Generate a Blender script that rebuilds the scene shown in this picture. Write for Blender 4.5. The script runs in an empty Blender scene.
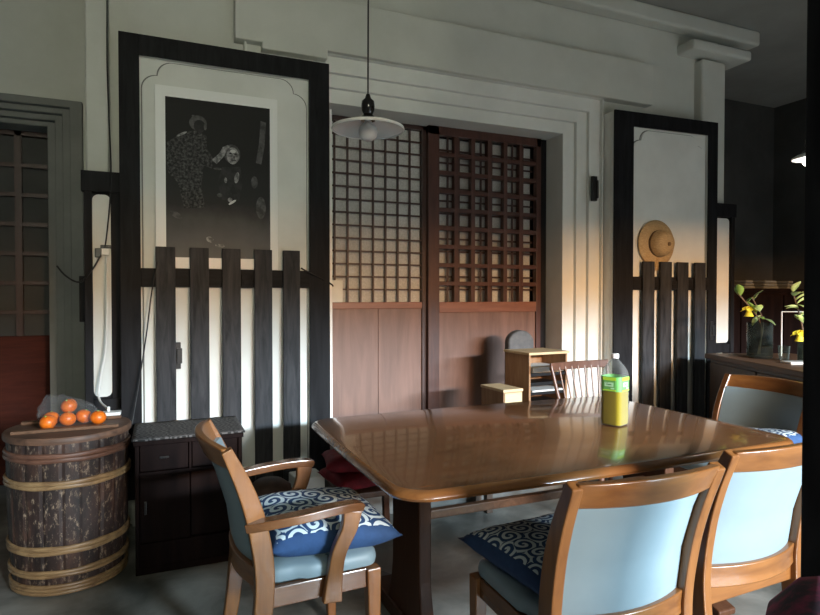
import bpy, bmesh, math, random
from mathutils import Vector, Matrix, noise
R = math.radians
PI = math.pi
S = bpy.context.scene
COL = S.collection

# ------------------------------------------------------------------ camera, world, light
cd = bpy.data.cameras.new('camera')
cd.sensor_width = 36; cd.lens = 590 / 820 * 36; cd.clip_start = .02
cam = bpy.data.objects.new('camera', cd); COL.objects.link(cam)
cam.location = (0, 0, 1.25); cam.rotation_euler = (R(90 - 1.02), 0, R(-23))
S.camera = cam
S.view_settings.view_transform = 'Standard'; S.view_settings.look = 'None'
S.view_settings.gamma = 1; S.view_settings.exposure = 0.06
S.view_settings.use_curve_mapping = False
w = bpy.data.worlds.new('world'); S.world = w; w.use_nodes = True
w.node_tree.nodes['Background'].inputs[0].default_value = (.62, .68, .72, 1)
w.node_tree.nodes['Background'].inputs[1].default_value = .05

def area(name, loc, aim, sx, sy, power, col):
    l = bpy.data.lights.new(name, 'AREA'); l.shape = 'RECTANGLE'; l.size = sx; l.size_y = sy
    l.energy = power; l.color = col
    o = bpy.data.objects.new(name, l); COL.objects.link(o); o.location = loc
    o.rotation_euler = (Vector(aim) - Vector(loc)).to_track_quat('-Z', 'Y').to_euler()
    return o
# the garden side of the room is open behind the camera: sky over the eaves, a sunlit strip under it, dull ground light
area('sky_light', (3.9, -6.0, 2.77), (2.3, 3, .8), 4.6, .30, 2800, (.70, .87, 1.0))
area('sunlit_wall_light', (1.7, -6.0, 2.47), (1.6, 3, 1.5), 2.4, .22, 800, (1.0, .53, .21))
wl = area('upper_wall_fill', (-.2, -2.96, 2.75), (-.1, 3.4, 2.2), 1.3, .8, 13.5, (1.0, .98, .77)); wl.data.spread = R(72)  # added fill for the upper wall; no such source is known there
area('garden_light', (2.4, -3.4, 1.0), (1.6, 3, .9), 2.6, 1.6, 10, (.9, .97, 1.0))

# ------------------------------------------------------------------ materials
def mat(name, base=(.5, .5, .5), rough=.6, metal=0, spec=.5, **k):
    m = bpy.data.materials.new(name); m.use_nodes = True
    b = m.node_tree.nodes['Principled BSDF']
    b.inputs['Base Color'].default_value = (*base, 1); b.inputs['Roughness'].default_value = rough
    b.inputs['Metallic'].default_value = metal; b.inputs['Specular IOR Level'].default_value = spec
    for a, v in k.items(): b.inputs[a.replace('_', ' ')].default_value = v
    return m
def nd(m, t, **k):
    n = m.node_tree.nodes.new(t)
    for a, v in k.items(): setattr(n, a, v)
    return n
def lk(m, a, b): m.node_tree.links.new(a, b)
def ramp(m, src, stops):
    r = nd(m, 'ShaderNodeValToRGB'); e = r.color_ramp.elements
    while len(e) < len(stops): e.new(.5)
    for i, (p, c) in enumerate(stops): e[i].position = p; e[i].color = (*c, 1)
    lk(m, src, r.inputs[0]); return r.outputs[0]
def coords(m, scale=(1, 1, 1), kind='Object'):
    tc = nd(m, 'ShaderNodeTexCoord'); mp = nd(m, 'ShaderNodeMapping'); mp.inputs['Scale'].default_value = scale
    lk(m, tc.outputs[kind], mp.inputs[0]); return mp.outputs[0]
def noi(m, vec, scale, detail=5, rough=.6, dist=0):
    n = nd(m, 'ShaderNodeTexNoise'); n.inputs['Scale'].default_value = scale; n.inputs['Detail'].default_value = detail
    n.inputs['Roughness'].default_value = rough; n.inputs['Distortion'].default_value = dist
    lk(m, vec, n.inputs['Vector']); return n.outputs['Fac']
def bump(m, src, strength=.2, dist=.01):
    b = nd(m, 'ShaderNodeBump'); b.inputs['Strength'].default_value = strength; b.inputs['Distance'].default_value = dist
    lk(m, src, b.inputs['Height']); lk(m, b.outputs[0], m.node_tree.nodes['Principled BSDF'].inputs['Normal'])
def bsdf(m): return m.node_tree.nodes['Principled BSDF']
def noisy(name, c1, c2, scale=3, rough=.7, stretch=(1, 1, 1), lo=.35, hi=.65, bs=.15, bd=.004, detail=5, dist=0, **k):
    m = mat(name, c1, rough, **k); v = coords(m, stretch); f = noi(m, v, scale, detail, .6, dist)
    lk(m, ramp(m, f, [(lo, c1), (hi, c2)]), bsdf(m).inputs['Base Color'])
    if bs: bump(m, f, bs, bd)
    return m
def wood(name, c1, c2, axis='X', rough=.4, scale=6, bs=.08, **k):
    st = {'X': (.12, 1, 1), 'Y': (1, .12, 1), 'Z': (1, 1, .12)}[axis]
    return noisy(name, c1, c2, scale * 6, rough, st, .3, .72, bs, .002, 7, .6, **k)

M = {}
M['plaster'] = noisy('plaster', (.53, .54, .49), (.60, .61, .56), 2.2, .8, bs=.12, bd=.004)
M['plaster_white'] = noisy('plaster_white', (.64, .65, .61), (.72, .73, .69), 3, .7, bs=.08)
M['plaster_grey_shade'] = noisy('plaster_grey_shade', (.16, .165, .155), (.22, .225, .21), 2, .85)  # dark grey; puts shade into the left bay surround and door panel outlines
M['deep_shade'] = noisy('deep_shade_plaster', (.045, .045, .042), (.07, .07, .065), 2, .85)  # plaster darkened in its base colour to stand for unlit recesses
M['ceiling'] = noisy('ceiling_plaster', (.25, .25, .23), (.30, .30, .28), 2, .85)
M['floor'] = noisy('concrete_floor', (.09, .095, .085), (.29, .29, .265), 3.0, .36, lo=.36, hi=.66, bs=.1, bd=.003, detail=9, dist=.4)
M['stone'] = noisy('step_stone', (.10, .105, .10), (.17, .17, .16), 5, .75)
M['black_wood'] = wood('black_stained_wood', (.005, .005, .006), (.018, .018, .020), 'Z', .6, 4, .25, spec=.12)
M['black_wood_x'] = wood('black_stained_wood_rail', (.005, .005, .006), (.018, .018, .020), 'X', .6, 4, .25, spec=.12)
M['picket'] = wood('weathered_black_wood', (.008, .009, .011), (.050, .050, .054), 'Z', .6, 5, .5, spec=.2)
M['lattice_dark'] = wood('dark_lattice_wood', (.030, .012, .009), (.055, .022, .016), 'Z', .45)
M['lattice_red'] = wood('red_brown_wood', (.045, .016, .011), (.085, .031, .021), 'Z', .42)
M['door_panel'] = wood('door_board', (.115, .058, .040), (.20, .105, .075), 'Z', .5, 3, .05)
M['panel_rail'] = wood('door_rail', (.17, .065, .038), (.25, .105, .065), 'X', .42)
M['red_panel'] = wood('dark_red_board', (.045, .009, .004), (.08, .016, .008), 'X', .6, spec=.15)
M['paper'] = noisy('mesh_backed_paper', (.40, .40, .38), (.52, .52, .50), 90, .7, bs=.2, detail=3)
M['table'] = wood('varnished_table', (.10, .043, .018), (.17, .076, .033), 'X', .25, 5, .03, Coat_Weight=.6, Coat_Roughness=.06)
M['table_edge'] = wood('table_edge_wood', (.16, .062, .018), (.26, .11, .034), 'X', .22, 5, .03, Coat_Weight=.5, Coat_Roughness=.1)
M['table_leg'] = wood('dark_table_leg', (.045, .018, .009), (.08, .034, .016), 'Z', .45, spec=.2)
M['chair_wood'] = wood('chair_wood', (.125, .046, .012), (.235, .098, .027), 'Z', .32, 4, .04, Coat_Weight=.25, Coat_Roughness=.2)
M['chair_wood_x'] = wood('chair_wood_rail', (.125, .046, .012), (.235, .098, .027), 'X', .32, 4, .04, Coat_Weight=.25, Coat_Roughness=.2)
M['chair_wood_y'] = wood('chair_wood_arm', (.085, .034, .013), (.16, .068, .026), 'Y', .25, 4, .04, Coat_Weight=.4, Coat_Roughness=.15)
M['chair_blue'] = noisy('blue_grey_vinyl', (.19, .262, .295), (.21, .288, .325), 5, .48, bs=.04)
M['chest'] = wood('black_lacquered_chest', (.005, .003, .003), (.015, .008, .007), 'Z', .6, 3, spec=.05)
M['crate'] = wood('raw_crate_wood', (.24, .13, .06), (.36, .21, .11), 'Z', .6)
M['crate_pale'] = wood('pale_crate_wood', (.50, .37, .20), (.64, .49, .29), 'X', .6)
M['windsor'] = wood('walnut_chair_wood', (.07, .03, .018), (.13, .06, .038), 'Z', .35)
M['counter'] = wood('counter_wood', (.08, .042, .024), (.15, .08, .045), 'Y', .45, spec=.25)
M['counter_front'] = wood('counter_front', (.050, .030, .019), (.085, .05, .032), 'Z', .5)
M['black_metal'] = mat('black_metal', (.012, .012, .012), .35)
M['bakelite'] = mat('bakelite', (.014, .012, .012), .15)
M['cable'] = mat('black_cable', (.012, .012, .012), .5)
M['white_plastic'] = mat('white_plastic', (.75, .75, .72), .35)
M['white_card'] = noisy('white_card', (.62, .62, .56), (.70, .70, .65), 8, .7)
M['frame_white'] = mat('white_mount', (.80, .81, .79), .45)
M['straw'] = noisy('straw', (.36, .24, .11), (.52, .37, .19), 60, .7, (1, 1, 3), bs=.5, bd=.003)
M['straw_dark'] = noisy('straw_band', (.16, .10, .05), (.22, .14, .07), 50, .7)
M['orange'] = noisy('mandarin_peel', (.62, .115, .007), (.74, .17, .012), 50, .38, bs=.3, bd=.001)
M['leaf'] = noisy('leaf_green', (.16, .34, .06), (.32, .52, .12), 20, .5)
M['pale_leaf'] = noisy('pale_leaf', (.42, .58, .20), (.58, .70, .32), 20, .5)
M['petal'] = mat('yellow_petal', (.85, .72, .06), .5)
M['stem'] = mat('brown_stem', (.16, .10, .06), .6)
M['maroon'] = noisy('maroon_cloth', (.16, .006, .012), (.26, .012, .02), 20, .8)
M['grey_cloth'] = noisy('grey_cloth', (.09, .095, .10), (.14, .145, .15), 20, .8)
M['brown_cloth'] = noisy('brown_cloth', (.035, .018, .012), (.07, .035, .022), 16, .7)
M['navy'] = noisy('navy_cotton', (.010, .035, .10), (.016, .05, .13), 30, .85)
M['royal'] = noisy('royal_blue_cotton', (.016, .052, .14), (.022, .068, .18), 30, .85)
M['paper_white'] = mat('white_paper', (.72, .73, .72), .6)
M['tray_black'] = mat('black_tray', (.012, .012, .013), .3)
M['cap'] = mat('white_cap', (.8, .8, .8), .35)

def arabesque(name, bg, fg, scale, stretch=(1, 1, 1)):
    m = mat(name, bg, .85); v = coords(m, stretch)
    n = nd(m, 'ShaderNodeTexNoise'); n.inputs['Scale'].default_value = 14; lk(m, v, n.inputs['Vector'])
    mx = nd(m, 'ShaderNodeVectorMath', operation='MULTIPLY_ADD'); lk(m, n.outputs['Color'], mx.inputs[0])
    mx.inputs[1].default_value = (.016,) * 3; lk(m, v, mx.inputs[2])
    vo = nd(m, 'ShaderNodeTexVoronoi', voronoi_dimensions='2D'); vo.inputs['Scale'].default_value = scale
    vo.inputs['Randomness'].default_value = .55; lk(m, mx.outputs[0], vo.inputs['Vector'])
    sb = nd(m, 'ShaderNodeVectorMath', operation='SUBTRACT'); lk(m, mx.outputs[0], sb.inputs[0]); lk(m, vo.outputs['Position'], sb.inputs[1])
    sp = nd(m, 'ShaderNodeSeparateXYZ'); lk(m, sb.outputs[0], sp.inputs[0])
    at = nd(m, 'ShaderNodeMath', operation='ARCTAN2'); lk(m, sp.outputs[1], at.inputs[0]); lk(m, sp.outputs[0], at.inputs[1])
    ml = nd(m, 'ShaderNodeMath', operation='MULTIPLY_ADD'); lk(m, vo.outputs['Distance'], ml.inputs[0]); ml.inputs[1].default_value = 17 * scale / 13
    lk(m, at.outputs[0], ml.inputs[2])
    sn = nd(m, 'ShaderNodeMath', operation='SINE'); lk(m, ml.outputs[0], sn.inputs[0])
    mr = nd(m, 'ShaderNodeMapRange'); mr.inputs[1].default_value = -1; mr.inputs[2].default_value = 1; lk(m, sn.outputs[0], mr.inputs[0])
    lk(m, ramp(m, mr.outputs[0], [(.50, bg), (.58, fg)]), bsdf(m).inputs['Base Color'])
    return m
M['pattern_blue'] = arabesque('arabesque_blue', (.014, .05, .14), (.60, .70, .74), 13.5)
M['pattern_navy'] = arabesque('arabesque_navy', (.012, .045, .12), (.55, .63, .65), 15)
M['pattern_red'] = noisy('magenta_floral', (.05, .03, .05), (.42, .03, .11), 14, .85, lo=.42, hi=.6)
M['chest_cover'] = arabesque('woven_cover', (.02, .018, .017), (.12, .11, .105), 14, (1, 2.2, 1))

def glass(name, tint=(1, 1, 1), clear=.85, rough=.05, edge=.8, body=.5):
    m = bpy.data.materials.new(name); m.use_nodes = True; t = m.node_tree; t.nodes.remove(t.nodes['Principled BSDF'])
    out = t.nodes['Material Output']; a = nd(m, 'ShaderNodeBsdfTransparent'); a.inputs[0].default_value = (*tint, 1)
    g = nd(m, 'ShaderNodeBsdfPrincipled'); g.inputs['Base Color'].default_value = (*[x * body for x in tint], 1); g.inputs['Roughness'].default_value = rough
    lw = nd(m, 'ShaderNodeLayerWeight'); lw.inputs[0].default_value = .35
    mr = nd(m, 'ShaderNodeMapRange'); mr.inputs[3].default_value = 1 - clear; mr.inputs[4].default_value = edge; lk(m, lw.outputs['Facing'], mr.inputs[0])
    mx = nd(m, 'ShaderNodeMixShader'); lk(m, mr.outputs[0], mx.inputs[0]); lk(m, a.outputs[0], mx.inputs[1]); lk(m, g.outputs[0], mx.inputs[2])
    lk(m, mx.outputs[0], out.inputs[0]); return m
M['bottle_plastic'] = glass('bottle_plastic', (.95, .98, .96), .96, .05, .65, .3)
M['film'] = glass('plastic_film', (.97, .97, .97), .965, .12, .4, .3)
M['vase_glass'] = glass('vase_glass', (.68, .76, .73), .90, .04, .6, .1)
M['shade_glass'] = glass('milky_shade_glass', (.92, .94, .94), .6, .12, .9, .95)
M['tea'] = mat('green_tea', (.30, .225, .005), .3, spec=.2)
M['bulb'] = mat('frosted_bulb', (.72, .73, .74), .3, Transmission_Weight=.2)

# ------------------------------------------------------------------ mesh helpers
class MB:
    def __init__(s): s.b = bmesh.new(); s.mi = 0
    def _done(s, f0):
        s.b.faces.ensure_lookup_table()
        for f in s.b.faces[f0:]: f.material_index = s.mi
    def box(s, x0, x1, y0, y1, z0, z1, mtx=None):
        n = len(s.b.faces)
        v = [s.b.verts.new(Vector(p) if mtx is None else mtx @ Vector(p)) for p in
             [(x0, y0, z0), (x1, y0, z0), (x1, y1, z0), (x0, y1, z0), (x0, y0, z1), (x1, y0, z1), (x1, y1, z1), (x0, y1, z1)]]
        for q in [(0, 3, 2, 1), (4, 5, 6, 7), (0, 1, 5, 4), (1, 2, 6, 5), (2, 3, 7, 6), (3, 0, 4, 7)]: s.b.faces.new([v[i] for i in q])
        s._done(n); return s
    def rings(s, rs, cap=True, closed=False):
        n = len(s.b.faces); V = [[s.b.verts.new(p) for p in r] for r in rs]; k = len(rs[0])
        for i in range(len(V) - (0 if closed else 1)):
            a, c = V[i], V[(i + 1) % len(V)]
            for j in range(k): s.b.faces.new([a[j], a[(j + 1) % k], c[(j + 1) % k], c[j]])
        if cap and not closed: s.b.faces.new(V[0][::-1]); s.b.faces.new(V[-1])
        s._done(n); return s
    def tube(s, pts, r, n=8):
        pts = [Vector(p) for p in pts]; rs = []
        ref = None
        for i, p in enumerate(pts):
            t = (pts[min(i + 1, len(pts) - 1)] - pts[max(i - 1, 0)]).normalized()
            if ref is None: ref = t.orthogonal().normalized()
            ref = (ref - t * ref.dot(t)).normalized(); q = t.cross(ref)
            rr = r[i] if isinstance(r, (list, tuple)) else r
            rs.append([p + (ref * math.cos(a) + q * math.sin(a)) * rr for a in [2 * PI * j / n for j in range(n)]])
        return s.rings(rs)
    def sweep(s, pts, w, h, side=(1, 0, 0)):
        """rectangular section: w along side, h across"""
        pts = [Vector(p) for p in pts]; side = Vector(side); rs = []
        for i, p in enumerate(pts):
            t = (pts[min(i + 1, len(pts) - 1)] - pts[max(i - 1, 0)]).normalized()
            sd = (side - t * side.dot(t)).normalized(); q = t.cross(sd)
            ww = (w[i] if isinstance(w, (list, tuple)) else w) / 2; hh = (h[i] if isinstance(h, (list, tuple)) else h) / 2
            rs.append([p + sd * a * ww + q * b * hh for a, b in ((-1, -1), (1, -1), (1, 1), (-1, 1))])
        return s.rings(rs)
    def lathe(s, prof, n=32, c=(0, 0, 0), mtx=None, closed=False):
        rs = []
        for r, z in prof:
            ring = [Vector((c[0] + max(r, 1e-4) * math.cos(2 * PI * j / n), c[1] + max(r, 1e-4) * math.sin(2 * PI * j / n), c[2] + z)) for j in range(n)]
            if mtx is not None: ring = [mtx @ p for p in ring]
            rs.append(ring)
        return s.rings(rs, True, closed)
    def poly(s, pts, y0, y1):
        """outline in XZ extruded along Y"""
        return s.rings([[Vector((x, y1, z)) for x, z in pts], [Vector((x, y0, z)) for x, z in pts]])
    def polyz(s, pts, z0, z1):
        return s.rings([[Vector((x, y, z0)) for x, y in pts], [Vector((x, y, z1)) for x, y in pts]])
    def flat(s, pts):
        n = len(s.b.faces); s.b.faces.new([s.b.verts.new(p) for p in pts]); s._done(n); return s
    def build(s, name, mats, parent=None, bevel=0, smooth=False, seg=2, loc=None):
        bmesh.ops.recalc_face_normals(s.b, faces=s.b.faces[:])
        me = bpy.data.meshes.new(name); s.b.to_mesh(me); s.b.free()
        for m in (mats if isinstance(mats, (list, tuple)) else [mats]): me.materials.append(M[m] if isinstance(m, str) else m)
        o = bpy.data.objects.new(name, me); COL.objects.link(o)
        if parent: o.parent = parent
        if loc: o.location = loc
        if smooth:
            for p in me.polygons: p.use_smooth = True
            me.set_sharp_from_angle(angle=R(42))
        if bevel:
            b = o.modifiers.new('bevel', 'BEVEL'); b.width = bevel; b.segments = seg; b.limit_method = 'ANGLE'
        return o
def cat(pts, n=6):
    P = [Vector(p) for p in pts]; P = [2 * P[0] - P[1]] + P + [2 * P[-1] - P[-2]]; out = []
    for i in range(1, len(P) - 2):
        for k in range(n):
            t = k / n; a, b, c, d = P[i - 1:i + 3]
            out.append(.5 * ((2 * b) + (c - a) * t + (2 * a - 5 * b + 4 * c - d) * t * t + (3 * b - a - 3 * c + d) * t ** 3))
    out.append(P[-2]); return out
def tag(o, label=None, category=None, group=None, kind=None):
    if label: o['label'] = label
    if category: o['category'] = category
    if group: o['group'] = group
    if kind: o['kind'] = kind
    return o
def thing(name, label, category, loc=(0, 0, 0), rz=0, group=None, kind=None):
    o = bpy.data.objects.new(name, None); COL.objects.link(o); o.location = loc; o.rotation_euler = (0, 0, rz); o.empty_display_size = .1
    return tag(o, label, category, group, kind)
def copy_tree(o, parent=None):
    c = o.copy(); COL.objects.link(c); c.parent = parent
    for ch in list(o.children): copy_tree(ch, c)
    return c
def struct(o, label, category): return tag(o, label, category, kind='structure')

# ------------------------------------------------------------------ room shell
struct(MB().box(-2.4, 6.6, -3.1, 5.2, -.1, 0).build('floor', 'floor'), 'bare grey concrete floor under the table and chairs', 'floor')
struct(MB().box(-2.4, 6.6, -3.1, 5.2, 3.45, 3.55).build('ceiling', 'ceiling'), 'dull grey ceiling over the whole room', 'ceiling')
OX0, OX1, OZ = .75, 2.728, 2.447
RY = [3.47, 3.50, 3.53, 3.56]; RO = [.285, .19, .10, 0.0]
m = MB()
m.box(-.145, OX0 - RO[0], 3.52, 3.9, 0, 3.45)
m.box(OX1 + RO[0], 4.25, 3.52, 3.9, 0, 3.45)
m.box(OX0 - RO[0], OX1 + RO[0], 3.52, 3.9, OZ + .26, 3.45)
m.box(-.24, -.145, 3.57, 3.9, 0, 3.45)
struct(m.build('wall_front', 'plaster'), 'pale grey-green plaster wall behind the pendant lamp', 'wall')
# stepped plaster surround of the main doorway
m = MB(); zo = [.26, .165, .085, 0]
for i in range(4):
    y0 = RY[i]; e = RO[i]; zz = zo[i]
    m.box(OX1 + e, OX1 + RO[0] + .012, y0, 3.86 + i * .002, .3, OZ + zo[0])
    m.box(OX0 - RO[0] - .012, OX0 - e, y0, 3.86 + i * .002, .3, OZ + zo[0])
    m.box(OX0 - RO[0], OX1 + RO[0], y0 + .0008, 3.86 + i * .002, OZ + zz, OZ + zo[0] + .004)
struct(m.build('trim_1', 'plaster_white', bevel=.012, seg=3), 'stepped white plaster surround of the lattice doorway', 'door surround')
struct(MB().box(.93, 3.02, 3.14, 3.9, 0, .34).build('trim_2', 'stone', bevel=.01), 'dark stone step below the lattice doors', 'step')
m = MB().poly([(.40, 2.70), (.548, 2.70), (.548, 2.665), (.93, 2.665), (.93, 2.712), (3.47, 2.712), (3.47, 3.02), (.40, 3.02)], 3.44, 3.52)
struct(m.build('trim_3', 'plaster', bevel=.004), 'long raised plaster board above the lattice doorway', 'lintel board')
struct(MB().box(-.345, -.24, 3.47, 4.3, 0, 3.45).build('trim_4', 'plaster', bevel=.008), 'narrow pale plaster pillar left of the big black-framed door', 'pillar')
m = MB().box(3.99, 4.25, 3.44, 3.9, 0, 3.15).box(3.80, 4.45, 3.36, 3.9, 3.17, 3.25)
struct(m.build('trim_5', 'plaster', bevel=.02), 'dim plaster column with a flared head at the right end of the wall', 'column')
struct(MB().box(-.145, 4.6, 3.40, 3.52, 3.33, 3.45).build('trim_6', 'plaster', bevel=.02), 'plaster cornice under the ceiling at the right', 'cornice')
# left bay, set deeper
lx, lz = -.636, 2.31
m = MB().box(-2.4, -1.75, 4.2, 4.6, 0, 3.45).box(lx + .2, -.24, 4.2, 4.6, 0, 3.45).box(-1.75, lx + .2, 4.2, 4.6, lz + .14, 3.45)
struct(m.build('wall_back', 'plaster'), 'dim plaster wall of the left bay', 'wall')
m = MB()
for i, (e, zz, y0) in enumerate([(.135, .10, 4.16), (.09, .065, 4.2), (.045, .03, 4.24), (0, 0, 4.28)]):
    m.box(lx + e, lx + .205, y0, 4.6 + i * .002, 0, lz + .145); m.box(-1.76, lx + .2, y0 + .0008, 4.6 + i * .002, lz + zz, lz + .145)
struct(m.build('trim_7', 'plaster_grey_shade', bevel=.006), 'stepped plaster surround of the dark left doorway', 'door surround')  # shade of the left bay is put into the surround's colour
struct(MB().box(-2.5, -2.4, -3.1, 5.2, 0, 3.45).build('wall_left', 'plaster_grey_shade'), 'grey plaster side wall out of view on the left', 'wall')
struct(MB().box(-.9, -.86, -3.08, -3.02, 2.3, 3.2).box(.46, .5, -3.08, -3.02, 2.3, 3.2).box(-.86, .46, -3.08, -3.02, 2.3, 2.34).box(-.86, .46, -3.08, -3.02, 3.16, 3.2).box(-.9, .5, -3.1, -3.06, 2.3, 3.2).build('added_window_1', 'plaster_white'), 'unseen window panel added behind the viewer to go with the fill light', 'window')  # made-up closed window, added to back the upper wall fill
struct(MB().box(6.6, 6.7, -3.1, 5.2, 0, 3.45).build('wall_right', 'deep_shade'), 'dark side wall beyond the counter', 'wall')
struct(MB().box(4.25, 6.6, 4.7, 5.2, 0, 3.45).box(4.25, 4.3, 3.9, 4.7, 0, 3.45).build('wall_kitchen', 'deep_shade'), 'plaster wall behind the counter, coloured dark as if unlit', 'wall')
m = MB().box(-2.4, -.9, -3.1, -3.0, 0, 3.45).box(-.9, .5, -3.1, -3.0, 0, 2.3).box(-.9, .5, -3.1, -3.0, 3.2, 3.45).box(.5, 1.35, -3.1, -3.0, 0, 3.45).box(5.3, 6.6, -3.1, -3.0, 0, 3.45).box(1.35, 5.3, -3.1, -3.0, 2.2, 3.45)
struct(m.build('wall_garden', 'plaster_grey_shade'), 'wall with the wide garden opening behind the viewer', 'wall')
# big dark post near the camera
tag(MB().box(1.094, 1.234, .58, .72, 0, 3.45).build('wooden_post', 'black_wood', bevel=.004),
    'near-black square wooden post along the right edge of the picture', 'post')

# ------------------------------------------------------------------ sliding lattice doors
def grid(m, x0, x1, z0, z1, y0, y1, nx, nz, wv, wh):
    for i in range(1, nx):
        x = x0 + (x1 - x0) * i / nx; m.box(x - wv / 2, x + wv / 2, y0, y1, z0, z1)
    for i in range(1, nz):
        z = z0 + (z1 - z0) * i / nz; m.box(x0, x1, y0 + .002, y1 - .002, z - wh / 2, z + wh / 2)
d = thing('door_1', 'sliding door with fine square lattice over a plain brown board, left of the pair', 'door', (0, 0, 0), kind='structure')
x0, x1 = .75, 1.735; Y = 3.80
MB().box(x0, x0 + .05, Y - .015, Y + .02, .34, OZ).box(x1 - .035, x1, Y - .015, Y + .02, .34, OZ).box(x0, x1, Y - .015, Y + .02, OZ - .03, OZ).box(x0, x1, Y - .015, Y + .02, .34, .42).build('door_frame', 'lattice_dark', d, .002)
m = MB(); grid(m, x0 + .05, x1 - .035, 1.215, OZ - .03, Y - .008, Y + .008, 10, 14, .011, .011); m.build('lattice', 'lattice_dark', d)
MB().box(x0 + .05, x1 - .035, Y + .03, Y + .036, 1.2, OZ - .03).build('paper_backing', 'paper', d)
MB().box(x0 + .05, x1 - .035, Y - .012, Y + .016, 1.17, 1.215).build('middle_rail', 'panel_rail', d, .003)
MB().box(x0 + .05, 1.375, Y, Y + .02, .42, 1.17).box(1.378, x1 - .035, Y, Y + .02, .42, 1.17).build('lower_panel', 'door_panel', d, .001)
d = thing('door_2', 'sliding door with heavy double lattice over a brown board, right of the pair', 'door', (0, 0, 0), kind='structure')
x0, x1 = 1.73, 2.67; Y = 3.76
MB().box(x0, x0 + .085, Y - .015, Y + .03, .34, OZ).box(x1 - .04, x1, Y - .015, Y + .03, .34, OZ).box(x0, x1, Y - .015, Y + .03, OZ - .06, OZ).box(x0, x1, Y - .015, Y + .03, .34, .42).build('door_frame', 'lattice_red', d, .002)
m = MB(); grid(m, x0 + .085, x1 - .04, 1.215, OZ - .06, Y - .012, Y + .034, 6, 9, .032, .030); m.build('heavy_lattice', 'lattice_red', d, .002)
m = MB(); grid(m, x0 + .085, x1 - .04, 1.215, OZ - .06, Y + .036, Y + .046, 9, 13, .013, .013); m.build('fine_lattice', 'lattice_dark', d)
MB().box(x0 + .085, x1 - .04, Y + .075, Y + .08, 1.2, OZ - .06).build('paper_backing', 'paper', d)
MB().box(x0 + .085, x1 - .04, Y - .014, Y + .02, 1.14, 1.215).build('middle_rail', 'panel_rail', d, .003)
MB().box(x0 + .085, x1 - .04, Y, Y + .02, .42, 1.14).build('lower_panel', 'door_panel', d, .001)
struct(MB().box(2.67, OX1, 3.76, 3.84, .34, OZ).box(OX0, OX1, 3.84, 3.86, .34, OZ).build('trim_8', 'black_wood'), 'black door post at the right of the lattice doors', 'door post')
struct(MB().box(1.0, 1.015, 3.66, 3.68, .34, 2.44).build('trim_9', 'white_plastic'), 'thin white upright strip beside the fine lattice', 'strip')
tag(MB().box(1.04, 1.115, 3.765, 3.78, 1.215, 1.36).build('paper_notice', 'white_card'), 'blank off-white card at the lower left corner of the fine lattice', 'card')
# left bay door
d = thing('door_3', 'dark lattice door with a deep red lower board in the left bay', 'door', kind='structure')
Y = 4.47
m = MB(); m.box(-1.75, lx, Y - .02, Y + .02, lz - .03, lz).box(lx - .02, lx, Y - .02, Y + .02, 0, lz).box(-1.75, -1.70, Y - .02, Y + .02, 0, lz)
for i in range(6):
    x = -.825 - i * .19; m.box(x - .02, x + .02, Y - .02, Y + .01, 1.0, lz)
for i in range(1, 7):
    z = lz - .03 - i * .188 + .0; m.box(-1.75, lx, Y - .015, Y + .01, z - .013, z + .013)
m.build('lattice', 'lattice_dark', d)
MB().box(-1.75, lx, Y + .02, Y + .03, 1.0, lz).build('paper_backing', 'deep_shade', d)  # backing coloured near black for the shade inside the bay
MB().box(-1.75, lx, Y - .015, Y + .02, .05, 1.0).build('lower_panel', 'red_panel', d, .003)

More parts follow.
